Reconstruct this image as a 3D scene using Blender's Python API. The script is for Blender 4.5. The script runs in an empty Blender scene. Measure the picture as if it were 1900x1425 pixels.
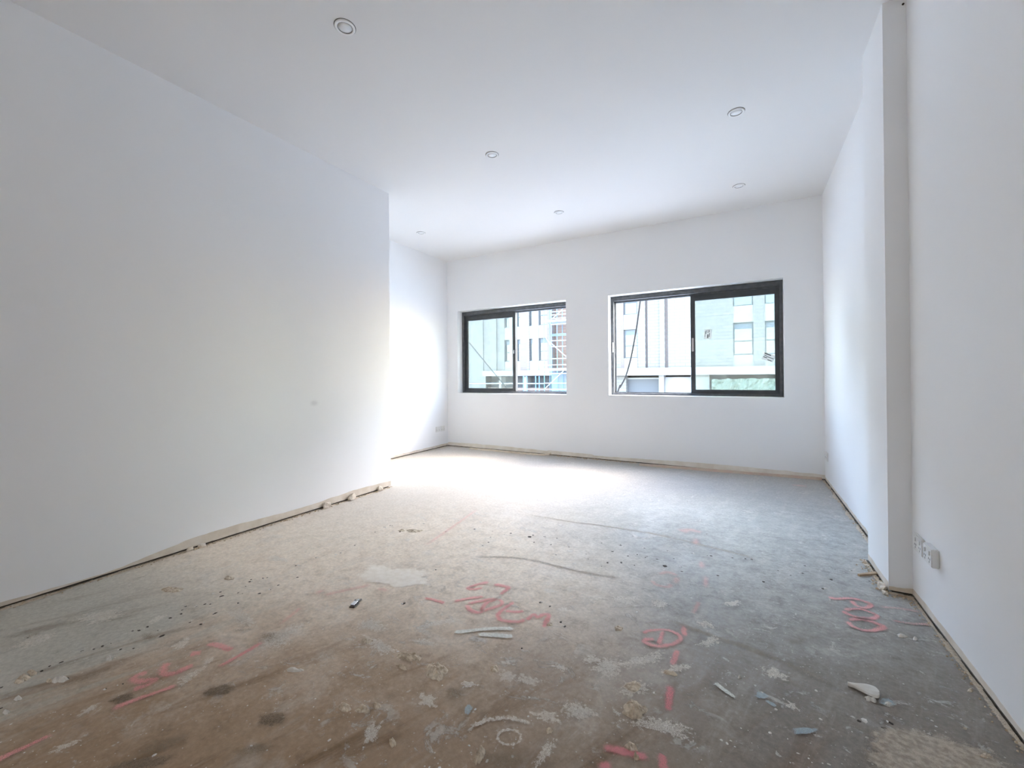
import bpy, bmesh, math, random
from mathutils import Vector, noise
random.seed(7)
C = bpy.context.scene.collection
SC = bpy.context.scene

# ------------------------------------------------------------------ camera
F, YAW, PIT, ROL, SY = 775.75, 0.5105, 0.0035, -0.0082, -15.34
cam_d = bpy.data.cameras.new('camera'); cam = bpy.data.objects.new('camera', cam_d); C.objects.link(cam)
SC.camera = cam
cam_d.sensor_fit = 'HORIZONTAL'; cam_d.sensor_width = 36.0
cam_d.lens = F / 1900 * 36.0
cam_d.shift_y = SY / 1900.0
cam_d.clip_end = 300; cam_d.clip_start = 0.02
cam.rotation_mode = 'QUATERNION'
from mathutils import Matrix
fwd = Vector((-math.sin(YAW), math.cos(YAW), 0)); up0 = Vector((0, 0, 1)); right = Vector((math.cos(YAW), math.sin(YAW), 0))
fw = fwd * math.cos(PIT) + up0 * math.sin(PIT); up = up0 * math.cos(PIT) - fwd * math.sin(PIT)
r2 = right * math.cos(ROL) + up * math.sin(ROL); u2 = -right * math.sin(ROL) + up * math.cos(ROL)
R = Matrix((r2, u2, -fw)).transposed()
cam.rotation_quaternion = R.to_quaternion()
cam.location = (0, 0, 1.0)

# ------------------------------------------------------------------ world, lights, exposure
w = bpy.data.worlds.new('sky'); SC.world = w; w.use_nodes = True
wn = w.node_tree.nodes; wl = w.node_tree.links
bg = wn['Background']
SUN_AZ, SUN_EL = math.radians(30), math.radians(44)      # azimuth from +Y towards +X: the sun stands in haze behind the roofs opposite
SKY = 4.6
sky = wn.new('ShaderNodeTexSky'); sky.sky_type = 'NISHITA'; sky.sun_disc = False
sky.sun_elevation = SUN_EL; sky.sun_rotation = SUN_AZ; sky.air_density = 1.0; sky.dust_density = 1.4; sky.ozone_density = .5
wb_ = wn.new('ShaderNodeMix'); wb_.data_type = 'RGBA'; wb_.blend_type = 'MULTIPLY'; wb_.inputs[0].default_value = 1.0; wb_.inputs[7].default_value = (1.02, .998, .95, 1)   # daylight white balance
wl.new(sky.outputs['Color'], wb_.inputs[6]); wl.new(wb_.outputs[2], bg.inputs['Color']); bg.inputs['Strength'].default_value = SKY

def area(name, loc, rot, sx, sy, power, col):
    l = bpy.data.lights.new(name, 'AREA'); l.shape = 'RECTANGLE'; l.size = sx; l.size_y = sy
    l.energy = power; l.color = col
    o = bpy.data.objects.new(name, l); o.location = loc; o.rotation_euler = rot; C.objects.link(o); return o
# soft fill lamp added behind the camera, in front of the solid rear wall
area('rear_fill', (-1.1, -2.85, 1.05), (math.radians(90), 0, 0), 3.2, 1.9, 12.5, (1.0, 0.95, 0.90))
vs = SC.view_settings
vs.view_transform = 'Standard'; vs.look = 'None'; vs.gamma = 1.0; vs.use_curve_mapping = False
vs.exposure = 0.36
SC.cycles.max_bounces = 14; SC.cycles.diffuse_bounces = 8
SC.cycles.sample_clamp_indirect = 8

# ------------------------------------------------------------------ room numbers (metres)
XL1, YL1, XL0, YB = -2.866, 2.816, -3.832, 4.903
XR, XN, YS, YN = 0.645, 0.562, 2.886, 2.5165
H = 2.707
YREAR = -2.95
GAP = 0.011

# ------------------------------------------------------------------ helpers
def at(u, v, z=0.0):
    """point of the horizontal plane z under picture position (u, v)"""
    a2 = (u - 950) / F; b2 = (712.5 + SY - v) / F
    d = r2 * a2 + u2 * b2 + fw
    t = (z - 1.0) / d.z
    return Vector((d.x * t, d.y * t, z))

def atp(u, v, ax, val):
    a2 = (u - 950) / F; b2 = (712.5 + SY - v) / F
    d = r2 * a2 + u2 * b2 + fw
    c = Vector((0, 0, 1)); t = (val - c[ax]) / d[ax]
    return c + d * t

def link(name, me, mat, parent=None):
    o = bpy.data.objects.new(name, me); C.objects.link(o)
    if mat is not None:
        for m in (mat if isinstance(mat, (list, tuple)) else [mat]): me.materials.append(m)
    if parent is not None:
        o.parent = parent
        if parent.type != 'EMPTY' or parent.location.length or parent.rotation_euler.x or parent.rotation_euler.z:
            bpy.context.view_layer.update()
            o.matrix_parent_inverse = Matrix.Identity(4)
    return o

class MB:
    def __init__(s): s.bm = bmesh.new()
    def box(s, a, b, mi=0):
        x0, y0, z0 = a; x1, y1, z1 = b
        v = [s.bm.verts.new(p) for p in ((x0, y0, z0), (x1, y0, z0), (x1, y1, z0), (x0, y1, z0), (x0, y0, z1), (x1, y0, z1), (x1, y1, z1), (x0, y1, z1))]
        for q in ((0, 3, 2, 1), (4, 5, 6, 7), (0, 1, 5, 4), (1, 2, 6, 5), (2, 3, 7, 6), (3, 0, 4, 7)):
            f = s.bm.faces.new([v[i] for i in q]); f.material_index = mi
        return s
    def bar(s, p, q, r, n=8, mi=0):
        p = Vector(p); q = Vector(q); d = (q - p).normalized()
        a = d.cross(Vector((0, 0, 1)) if abs(d.z) < .9 else Vector((1, 0, 0))).normalized(); b = d.cross(a)
        A = [s.bm.verts.new(p + (a * math.cos(t) + b * math.sin(t)) * r) for t in [2 * math.pi * i / n for i in range(n)]]
        B = [s.bm.verts.new(q + (a * math.cos(t) + b * math.sin(t)) * r) for t in [2 * math.pi * i / n for i in range(n)]]
        for i in range(n):
            f = s.bm.faces.new((A[i], A[(i + 1) % n], B[(i + 1) % n], B[i])); f.material_index = mi; f.smooth = True
        s.bm.faces.new(A[::-1]).material_index = mi; s.bm.faces.new(B).material_index = mi
        return s
    def lathe(s, prof, c=(0, 0, 0), n=40, mi=0, smooth=True):
        rings = []
        for r, z in prof:
            rings.append([s.bm.verts.new((c[0] + r * math.cos(2 * math.pi * i / n), c[1] + r * math.sin(2 * math.pi * i / n), c[2] + z)) for i in range(n)] if r > 1e-6 else [s.bm.verts.new((c[0], c[1], c[2] + z))])
        for A, B in zip(rings, rings[1:]):
            for i in range(n):
                j = (i + 1) % n
                q = [A[i % len(A)], A[j % len(A)], B[j % len(B)], B[i % len(B)]]
                q = list(dict.fromkeys(q))
                if len(q) > 2:
                    f = s.bm.faces.new(q); f.material_index = mi; f.smooth = smooth
        return s
    def bevel(s, w, seg=2):
        bmesh.ops.bevel(s.bm, geom=s.bm.edges[:], offset=w, segments=seg, affect='EDGES', clamp_overlap=True); return s
    def build(s, name, mat, parent=None):
        bmesh.ops.recalc_face_normals(s.bm, faces=s.bm.faces[:])
        me = bpy.data.meshes.new(name); s.bm.to_mesh(me); s.bm.free()
        return link(name, me, mat, parent)

def tag(o, label=None, cat=None, group=None, kind=None):
    if label: o['label'] = label
    if cat: o['category'] = cat
    if group: o['group'] = group
    if kind: o['kind'] = kind
    return o
def struct(o, label=None): o['kind'] = 'structure'; return tag(o, label)
def empty(name, loc=(0, 0, 0)):
    o = bpy.data.objects.new(name, None); o.location = loc; C.objects.link(o); o.empty_display_size = .1; return o

# ------------------------------------------------------------------ materials
def mat(name, col, rough=0.6, metal=0.0, spec=0.5, bump=None, vary=None, coat=0):
    m = bpy.data.materials.new(name); m.use_nodes = True
    nt = m.node_tree; b = nt.nodes['Principled BSDF']
    b.inputs['Base Color'].default_value = (*col, 1); b.inputs['Roughness'].default_value = rough
    b.inputs['Metallic'].default_value = metal; b.inputs['Specular IOR Level'].default_value = spec
    tc = nt.nodes.new('ShaderNodeTexCoord')
    if bump:
        n = nt.nodes.new('ShaderNodeTexNoise'); n.inputs['Scale'].default_value = bump[0]; n.inputs['Detail'].default_value = 6
        nt.links.new(tc.outputs['Object'], n.inputs['Vector'])
        bp = nt.nodes.new('ShaderNodeBump'); bp.inputs['Strength'].default_value = bump[1]; bp.inputs['Distance'].default_value = bump[2] if len(bump) > 2 else .002
        nt.links.new(n.outputs['Fac'], bp.inputs['Height']); nt.links.new(bp.outputs['Normal'], b.inputs['Normal'])
    if vary:
        n = nt.nodes.new('ShaderNodeTexNoise'); n.inputs['Scale'].default_value = vary[0]; n.inputs['Detail'].default_value = 5
        nt.links.new(tc.outputs['Object'], n.inputs['Vector'])
        r = nt.nodes.new('ShaderNodeValToRGB'); r.color_ramp.elements[0].position = .35; r.color_ramp.elements[1].position = .65
        r.color_ramp.elements[0].color = (*vary[1], 1); r.color_ramp.elements[1].color = (*col, 1)
        nt.links.new(n.outputs['Fac'], r.inputs['Fac']); nt.links.new(r.outputs['Color'], b.inputs['Base Color'])
    return m

WALL = mat('wall_paint', (.885, .89, .895), .55, spec=.3, bump=(240, .05, .0006), vary=(1.3, (.875, .88, .885)))
CEIL = mat('ceiling_paint', (.80, .795, .79), .7, spec=.2, bump=(200, .04, .0006))
RAW = mat('raw_board', (.62, .52, .40), .85, bump=(60, .5, .003), vary=(18, (.70, .62, .52)))
RAW2 = mat('pale_raw_board', (.70, .64, .56), .85, bump=(60, .4, .002), vary=(12, (.60, .53, .44)))
RAW3 = mat('chalky_raw_board', (.80, .76, .69), .85, bump=(60, .4, .002), vary=(9, (.70, .64, .55)))
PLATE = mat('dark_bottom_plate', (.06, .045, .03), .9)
ALU = mat('grey_frame_metal', (.055, .06, .065), .38, spec=.5, vary=(9, (.035, .04, .044)))
ALU2 = mat('dusty_frame_metal', (.085, .09, .095), .5, spec=.5, vary=(22, (.05, .055, .06)), bump=(120, .1, .001))
CHROME = mat('latch_metal', (.55, .56, .57), .3, metal=.9)
PLASTIC = mat('white_switch_plastic', (.78, .78, .76), .35)
PLHOLE = mat('socket_slot', (.03, .03, .03), .6)
LTRIM = mat('downlight_trim', (.88, .88, .88), .4)
LDIFF = mat('downlight_diffuser', (.88, .89, .90), .5)
LGAP = mat('downlight_gap', (.12, .11, .10), .8)

# concrete floor ---------------------------------------------------
def floor_mat():
    m = bpy.data.materials.new('stained_concrete'); m.use_nodes = True
    nt = m.node_tree; N = nt.nodes; L = nt.links; b = N['Principled BSDF']
    tc = N.new('ShaderNodeTexCoord')
    def mp(sc, rz=0, loc=(0, 0, 0)):
        a = N.new('ShaderNodeMapping'); a.inputs['Scale'].default_value = sc; a.inputs['Rotation'].default_value = (0, 0, rz); a.inputs['Location'].default_value = loc
        L.new(tc.outputs['Object'], a.inputs['Vector']); return a.outputs['Vector']
    def nz(vec, s, d=6, r=.55, dist=0):
        a = N.new('ShaderNodeTexNoise'); a.inputs['Scale'].default_value = s; a.inputs['Detail'].default_value = d
        a.inputs['Roughness'].default_value = r; a.inputs['Distortion'].default_value = dist; L.new(vec, a.inputs['Vector']); return a.outputs['Fac']
    def rng(x, a0, a1, o0=0, o1=1):
        a = N.new('ShaderNodeMapRange'); a.interpolation_type = 'SMOOTHSTEP'
        for i, q in zip(('From Min', 'From Max', 'To Min', 'To Max'), (a0, a1, o0, o1)): a.inputs[i].default_value = q
        L.new(x, a.inputs['Value']); return a.outputs['Result']
    def mix(f, A, B, mode='MIX'):
        a = N.new('ShaderNodeMix'); a.data_type = 'RGBA'; a.blend_type = mode
        if isinstance(f, float): a.inputs['Factor'].default_value = f
        else: L.new(f, a.inputs['Factor'])
        for k, q in ((6, A), (7, B)):
            if isinstance(q, tuple): a.inputs[k].default_value = (*q, 1)
            else: L.new(q, a.inputs[k])
        return a.outputs[2]
    def mth(op, A, B):
        a = N.new('ShaderNodeMath'); a.operation = op
        for k, q in ((0, A), (1, B)):
            if isinstance(q, (int, float)): a.inputs[k].default_value = q
            else: L.new(q, a.inputs[k])
        return a.outputs[0]
    base = mp((1, 1, 1))
    def rot_stretch(ang, sc, loc=(0, 0, 0)):
        a = N.new('ShaderNodeMapping'); a.inputs['Rotation'].default_value = (0, 0, -ang); L.new(tc.outputs['Object'], a.inputs['Vector'])
        c = N.new('ShaderNodeMapping'); c.inputs['Scale'].default_value = sc; c.inputs['Location'].default_value = loc; L.new(a.outputs['Vector'], c.inputs['Vector']); return c.outputs['Vector']
    # l runs across the view and s away from the camera
    sk = N.new('ShaderNodeSeparateXYZ'); L.new(rot_stretch(math.radians(29.25), (1, 1, 1)), sk.inputs[0]); l_, s_ = sk.outputs['X'], sk.outputs['Y']
    sx = N.new('ShaderNodeSeparateXYZ'); L.new(base, sx.inputs[0])
    big = nz(base, 1.0, 4); med = nz(mp((1, 1, 1), 0, (4, 2, 0)), 4.0, 8, .60, .4); fine = nz(base, 60, 8, .7); mid = nz(mp((1, 1, 1), 0, (8, 5, 0)), 14, 8, .68, .2)
    streak = nz(rot_stretch(math.radians(76), (1, 5.5, 1)), 2.2, 8, .62, .3); streak2 = nz(rot_stretch(math.radians(64), (1, 6, 1), (3, 1, 0)), 1.7, 7, .6, .4)
    fstreak = nz(rot_stretch(math.radians(74), (1, 9, 1), (5, 1, 0)), 9, 6, .7)
    tan = mix(rng(mid, .36, .62), (.74, .63, .51), (.84, .735, .615))
    grey = mix(rng(mid, .35, .65), (.32, .315, .295), (.43, .425, .40))
    side = rng(mth('ADD', l_, mth('MULTIPLY', mth('SUBTRACT', big, .5), .9)), .0, .85)
    col = mix(side, tan, grey)
    # even mid tone painted towards the windows, lowered to hold back their glare
    far = rng(mth('ADD', s_, mth('MULTIPLY', big, .8)), 2.7, 4.2)
    col = mix(mth('MULTIPLY', far, .75), col, (.43, .415, .39))
    # slab darker towards the camera, warm brown on its left
    nearf = rng(mth('ADD', s_, mth('MULTIPLY', mth('SUBTRACT', med, .5), .9)), 2.15, 1.05)
    nearcol = mix(rng(l_, -.7, .9), (.265, .155, .072), (.205, .172, .142))
    col = mix(mth('MULTIPLY', nearf, .82), col, nearcol)
    # greenish grey dusty area at the far left
    lg = mth('MULTIPLY', rng(mth('ADD', sx.outputs['X'], mth('MULTIPLY', mth('SUBTRACT', streak, .5), 1.0)), -1.75, -2.15), rng(sx.outputs['Y'], 1.35, .7))
    col = mix(mth('MULTIPLY', lg, .8), col, (.50, .50, .45))
    # rubbed streaks
    br = mth('MULTIPLY', rng(streak2, .53, .68), rng(mth('ADD', s_, mth('MULTIPLY', l_, .25)), 1.9, .9))
    col = mix(mth('MULTIPLY', br, .6), col, (.15, .08, .03))
    col = mix(mth('MULTIPLY', rng(streak, .52, .68), .22), col, (.58, .54, .48))
    dk = mth('MULTIPLY', rng(mid, .44, .34), rng(s_, 3.0, 1.5))
    col = mix(mth('MULTIPLY', dk, .22), col, (.13, .11, .09))
    col = mix(mth('MULTIPLY', rng(fstreak, .56, .72), .12), col, (.62, .6, .56))
    # milky plaster haze
    haze = rng(med, .55, .70)
    col = mix(mth('MULTIPLY', haze, .26), col, (.56, .55, .52))
    # crusty plaster patches with hard, broken edges
    clus = rng(nz(mp((1, 1, 1), 0, (1, 7, 0)), 2.6, 5), .44, .60)
    reg = rng(mth('ADD', l_, mth('MULTIPLY', s_, -.15)), -1.9, -.5)
    hz2 = rng(mth('ADD', mth('MULTIPLY', nz(mp((1, 1.2, 1), .3, (9, 3, 0)), 10, 12, .74, .8), .85), mth('MULTIPLY', fine, .15)), .545, .60)
    hz2 = mth('MULTIPLY', hz2, mth('MULTIPLY', clus, reg))
    col = mix(mth('MULTIPLY', hz2, .62), col, (.60, .585, .545))
    hz3 = mth('MULTIPLY', rng(mth('ADD', mth('MULTIPLY', nz(mp((1, 1, 1), 1.1, (2, 8, 0)), 34, 10, .75, .5), .85), mth('MULTIPLY', fine, .15)), .575, .62), rng(nz(mp((1, 1, 1), 0, (5, 1, 0)), 4, 5), .42, .6))
    col = mix(mth('MULTIPLY', hz3, .62), col, (.66, .635, .58))
    v2 = N.new('ShaderNodeTexVoronoi'); v2.inputs['Scale'].default_value = 60; L.new(base, v2.inputs['Vector'])
    sp2 = rng(mth('ADD', v2.outputs['Distance'], mth('MULTIPLY', fine, .3)), .30, .26)
    sp2 = mth('MULTIPLY', sp2, rng(nz(mp((1, 1, 1), 0, (3, 3, 0)), 5, 4), .48, .6))
    col = mix(mth('MULTIPLY', sp2, .7), col, (.70, .665, .61))
    spk = hz2
    fineramp = rng(fine, .3, .72, .84, 1.10)
    colf = N.new('ShaderNodeVectorMath'); colf.operation = 'SCALE'; L.new(col, colf.inputs[0]); L.new(fineramp, colf.inputs['Scale'])
    L.new(colf.outputs[0], b.inputs['Base Color'])
    L.new(rng(med, .3, .7, .5, .7), b.inputs['Roughness'])
    b.inputs['Specular IOR Level'].default_value = .16
    h = mth('ADD', mth('MULTIPLY', fine, .25), mth('ADD', mth('MULTIPLY', spk, .9), mth('MULTIPLY', med, .6)))
    bp = N.new('ShaderNodeBump'); bp.inputs['Strength'].default_value = .55; bp.inputs['Distance'].default_value = .003
    L.new(h, bp.inputs['Height']); L.new(bp.outputs['Normal'], b.inputs['Normal'])
    return m

def film(name, col, col2=None, strength=.9, nscale=40, edge=.5, rough=.7, bump=0.0, nz_amt=1.0):
    """thin film on the floor; the mesh attribute 'fade' (0 at the rim, 1 inside) and noise wear it away"""
    m = bpy.data.materials.new(name); m.use_nodes = True
    nt = m.node_tree; N = nt.nodes; L = nt.links; b = N['Principled BSDF']; out = N['Material Output']
    b.inputs['Roughness'].default_value = rough; b.inputs['Specular IOR Level'].default_value = .3
    tc = N.new('ShaderNodeTexCoord'); n = N.new('ShaderNodeTexNoise'); n.inputs['Scale'].default_value = nscale; n.inputs['Detail'].default_value = 7; n.inputs['Roughness'].default_value = .65
    L.new(tc.outputs['Object'], n.inputs['Vector'])
    a = N.new('ShaderNodeAttribute'); a.attribute_name = 'fade'
    m1 = N.new('ShaderNodeMath'); m1.operation = 'MULTIPLY_ADD'; L.new(n.outputs['Fac'], m1.inputs[0]); m1.inputs[1].default_value = nz_amt; m1.inputs[2].default_value = -0.5 * nz_amt - .0
    m2 = N.new('ShaderNodeMath'); m2.operation = 'ADD'; L.new(m1.outputs[0], m2.inputs[0]); L.new(a.outputs['Fac'], m2.inputs[1])
    r = N.new('ShaderNodeMapRange'); r.interpolation_type = 'SMOOTHSTEP'; r.inputs['From Min'].default_value = .5 - edge / 2; r.inputs['From Max'].default_value = .5 + edge / 2
    r.inputs['To Max'].default_value = strength
    L.new(m2.outputs[0], r.inputs['Value'])
    # grainy coverage: a speckle of paint or dust either covers the slab or leaves it bare
    gr = N.new('ShaderNodeTexNoise'); gr.inputs['Scale'].default_value = 750; gr.inputs['Detail'].default_value = 1; L.new(tc.outputs['Object'], gr.inputs['Vector'])
    gm = N.new('ShaderNodeMapRange'); gm.inputs['From Min'].default_value = .33; gm.inputs['From Max'].default_value = .67; L.new(gr.outputs['Fac'], gm.inputs['Value'])
    gt = N.new('ShaderNodeMath'); gt.operation = 'GREATER_THAN'; L.new(r.outputs['Result'], gt.inputs[0]); L.new(gm.outputs['Result'], gt.inputs[1]); L.new(gt.outputs[0], b.inputs['Alpha'])
    rr = N.new('ShaderNodeValToRGB'); rr.color_ramp.elements[0].position = .38; rr.color_ramp.elements[1].position = .62
    rr.color_ramp.elements[0].color = (*(col2 or col), 1); rr.color_ramp.elements[1].color = (*col, 1)
    n2 = N.new('ShaderNodeTexNoise'); n2.inputs['Scale'].default_value = nscale * 1.7; n2.inputs['Detail'].default_value = 6; L.new(tc.outputs['Object'], n2.inputs['Vector'])
    L.new(n2.outputs['Fac'], rr.inputs['Fac']); L.new(rr.outputs['Color'], b.inputs['Base Color'])
    if bump:
        bp = N.new('ShaderNodeBump'); bp.inputs['Strength'].default_value = bump; bp.inputs['Distance'].default_value = .004
        L.new(n2.outputs['Fac'], bp.inputs['Height']); L.new(bp.outputs['Normal'], b.inputs['Normal'])
    return m

FLOOR = floor_mat()
PINK = film('pink_spray', (.88, .38, .38), (.80, .38, .36), .62, 45, .8)
PINKF = film('faded_pink_spray', (.78, .42, .38), (.70, .42, .38), .42, 30, .9)
PINKS = film('strong_pink_spray', (.84, .28, .31), (.74, .28, .29), .62, 45, .8)
SCREED = film('pale_screed', (.95, .88, .78), (.88, .80, .69), .92, 22, .3, nz_amt=.8, bump=.15)
HAZEM = film('milky_plaster_haze', (.80, .755, .68), (.66, .60, .52), .60, 85, .5, nz_amt=3.6, bump=.3)
DAMP = film('brown_stain', (.20, .15, .10), (.27, .20, .14), .74, 90, .5, nz_amt=1.6, bump=.7)
DAMPF = film('faint_brown_stain', (.24, .18, .12), (.30, .24, .17), .40, 30, .8, nz_amt=1.2)
BLUEF = film('blue_grey_film', (.32, .40, .45), (.40, .47, .50), .72, 60, .4, rough=.4, nz_amt=1.4)
ROUGH = film('sandy_mortar_film', (.50, .43, .35), (.33, .28, .22), .92, 38, .3, bump=1.0, nz_amt=1.3)
SCRAPE = film('trowel_scrape', (.82, .82, .76), (.66, .66, .60), .85, 70, .4, nz_amt=.8)
CRACK = film('old_ridge_line', (.33, .28, .21), (.36, .31, .25), .45, 14, .9, nz_amt=2.0)
DIRT_SHADE = film('dirt_and_gap_shade', (.03, .022, .012), (.09, .065, .04), .95, 45, .25, nz_amt=1.5)  # ragged dirt that also paints in the shade of the gap under the boards
FILLM = film('tan_filler_smear', (.66, .57, .45), (.55, .46, .35), .75, 40, .5, nz_amt=1.4, bump=.4)
PLAST = mat('dried_plaster', (.74, .655, .53), .85, bump=(90, 1, .006), vary=(75, (.46, .37, .27)))
PLASTW = mat('white_dried_putty', (.74, .72, .68), .7, bump=(60, .5, .002), vary=(25, (.62, .59, .53)))
PITM = mat('dark_pit', (.055, .045, .035), .9)
WOOD = mat('raw_timber', (.50, .37, .24), .75, bump=(80, .5, .002), vary=(25, (.40, .28, .17)))

# ------------------------------------------------------------------ room shell
fl = struct(MB().box((-4.1, YREAR - .1, -.12), (.9, 5.17, 0)).build('floor', FLOOR), 'bare stained concrete floor with plaster splashes and pink spray marks')
struct(MB().box((-4.1, YREAR - .1, H), (.9, 5.17, H + .12)).build('ceiling', CEIL), 'plain white plasterboard ceiling with recessed downlights')

def wall(name, a, b, faces, label):
    """plasterboard wall body ending a finger's width above the floor, its recessed dark bottom plate as a part"""
    o = MB().box((a[0], a[1], GAP), (b[0], b[1], H)).build(name, WALL)
    struct(o, label)
    r = .014
    x0, y0, x1, y1 = a[0], a[1], b[0], b[1]
    if 'x+' in faces: x1 -= r
    if 'x-' in faces: x0 += r
    if 'y+' in faces: y1 -= r
    if 'y-' in faces: y0 += r
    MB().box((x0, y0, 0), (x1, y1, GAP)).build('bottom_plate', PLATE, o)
    return o
wl1 = wall('wall_left', (-4.0, YREAR, 0), (XL1, YL1, 0), ('x+', 'y+'), 'long white painted wall on the left, raw at its foot')
wl0 = wall('wall_left_recess', (-4.0, YL1, 0), (XL0, YB, 0), ('x+',), 'short white wall set back beside the left window')
wr = wall('wall_right', (XR, YREAR, 0), (.85, YB, 0), ('x-',), 'white painted wall on the right with power outlets')
wn_ = wall('wall_right_nib', (XN, YN, 0), (XR, YS, 0), ('x-', 'y-'), 'white plastered nib standing proud of the right wall')
# back wall with two window openings
W1 = (-3.645, -1.965); W2 = (-1.425, .330); ZW = (.777, 1.962)
YO = 5.15
m = MB()
for x0, x1, z0, z1 in ((-4.0, W1[0], GAP, H), (W1[1], W2[0], GAP, H), (W2[1], .85, GAP, H), (W1[0], W1[1], GAP, ZW[0]), (W1[0], W1[1], ZW[1], H), (W2[0], W2[1], GAP, ZW[0]), (W2[0], W2[1], ZW[1], H)):
    m.box((x0, YB, z0), (x1, YO, z1))
bmesh.ops.remove_doubles(m.bm, verts=m.bm.verts[:], dist=1e-5)
wb = struct(m.build('wall_back', WALL), 'white back wall with two sliding windows')
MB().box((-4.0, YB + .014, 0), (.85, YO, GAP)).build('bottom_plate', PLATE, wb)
# rear wall behind the camera
struct(MB().box((-4.0, YREAR - .1, 0), (.85, YREAR, H)).build('wall_rear', WALL), 'white wall behind the camera')

# ragged unpainted strip at the foot of each wall -------------------
def ragged(name, P0, P1, nrm, hfun, material, label=None, step=.035, thick=.0015, z0=GAP, seed=0, pt=False):
    P0 = Vector(P0); P1 = Vector(P1); d = P1 - P0; L = d.length; n = max(4, int(L / step)); nrm = Vector(nrm)
    bm = bmesh.new(); rows = []
    for i in range(n + 1):
        t = i / n; p = P0 + d * t
        h = hfun(t * L) + .006 * (noise.noise(Vector((t * L * 9, seed, 0)))) + .003 * noise.noise(Vector((t * L * 40, seed, 3)))
        h = max(h, .004)
        zb = z0 + .002 * noise.noise(Vector((t * L * 50, seed, 9)))
        rows.append([bm.verts.new(p + Vector((0, 0, zb))), bm.verts.new(p + nrm * thick + Vector((0, 0, zb))), bm.verts.new(p + nrm * thick * .6 + Vector((0, 0, z0 + h))), bm.verts.new(p + Vector((0, 0, z0 + h + .001)))])
    for A, B in zip(rows, rows[1:]):
        for k in range(3): bm.faces.new((A[k], B[k], B[k + 1], A[k + 1]))
    bmesh.ops.recalc_face_normals(bm, faces=bm.faces[:])
    me = bpy.data.meshes.new(name); bm.to_mesh(me); bm.free()
    o = link(name, me, material)
    return struct(o, label)
def hl(s):   # left wall: s from y=0.3 to YL1
    y = .3 + s
    if y < .95: return .012 + .03 * max(0, y - .72)
    if y < 1.45: return .020 + .05 * (y - .95)
    return .045 + .008 * math.sin(y * 5)
ragged('baseboard_left', (XL1, .1, 0), (XL1, YL1, 0), (1, 0, 0), lambda s: (.012 if s < .75 else .012 + .035 * min(1, (s - .75) / .35)) + .007 * math.sin(s * 6), RAW2, 'bare cream board strip along the foot of the left wall', seed=1)
ragged('baseboard_left_recess', (XL0, YL1, 0), (XL0, YB, 0), (1, 0, 0), lambda s: .018 + .012 * (s / 2), RAW2, 'bare strip along the foot of the recessed wall', seed=2)
ragged('baseboard_back', (XL0, YB, 0), (XR, YB, 0), (0, -1, 0), lambda s: .042 + .010 * math.sin(s * 2.2) + (.012 if 1.6 < s < 2.2 else 0), RAW3, 'bare cream board strip along the foot of the back wall', seed=3)
ragged('baseboard_right', (XR, .3, 0), (XR, YN, 0), (-1, 0, 0), lambda s: .022 + .006 * math.sin(s * 4), RAW2, 'bare strip along the foot of the near right wall', seed=4)
ragged('baseboard_right_far', (XR, YS, 0), (XR, YB, 0), (-1, 0, 0), lambda s: .020, RAW2, 'bare strip along the foot of the far right wall', seed=5)
ragged('baseboard_nib_side', (XN, YN, 0), (XN, YS, 0), (-1, 0, 0), lambda s: .028 + .05 * max(0, .12 - s) , RAW2, 'bare strip along the side foot of the nib', seed=6)
ragged('baseboard_nib_front', (XN, YN, 0), (XR, YN, 0), (0, -1, 0), lambda s: .015 + .20 * max(0, s - .045), RAW, 'tan bare strip at the front foot of the nib', seed=7, step=.008, z0=.012)

# ------------------------------------------------------------------ windows
GLASS = bpy.data.materials.new('window_glass'); GLASS.use_nodes = True
nt = GLASS.node_tree; nt.nodes.clear()
o_ = nt.nodes.new('ShaderNodeOutputMaterial'); mx = nt.nodes.new('ShaderNodeMixShader'); tr = nt.nodes.new('ShaderNodeBsdfTransparent'); gl = nt.nodes.new('ShaderNodeBsdfGlossy'); df = nt.nodes.new('ShaderNodeBsdfDiffuse'); mx2 = nt.nodes.new('ShaderNodeMixShader')
tr.inputs['Color'].default_value = (.935, .955, .935, 1); gl.inputs['Roughness'].default_value = .02; df.inputs['Color'].default_value = (.75, .8, .78, 1)
fr = nt.nodes.new('ShaderNodeFresnel'); fr.inputs['IOR'].default_value = 1.45
tc = nt.nodes.new('ShaderNodeTexCoord'); nn = nt.nodes.new('ShaderNodeTexNoise'); nn.inputs['Scale'].default_value = 7; nn.inputs['Detail'].default_value = 8
rr = nt.nodes.new('ShaderNodeMapRange'); rr.inputs['From Min'].default_value = .4; rr.inputs['From Max'].default_value = .75; rr.inputs['To Min'].default_value = .02; rr.inputs['To Max'].default_value = .10
nt.links.new(tc.outputs['Object'], nn.inputs['Vector']); nt.links.new(nn.outputs['Fac'], rr.inputs['Value'])
nt.links.new(fr.outputs[0], mx.inputs['Fac']); nt.links.new(tr.outputs[0], mx.inputs[1]); nt.links.new(gl.outputs[0], mx.inputs[2])
nt.links.new(rr.outputs['Result'], mx2.inputs['Fac']); nt.links.new(mx.outputs[0], mx2.inputs[1]); nt.links.new(df.outputs[0], mx2.inputs[2]); nt.links.new(mx2.outputs[0], o_.inputs['Surface'])

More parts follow.
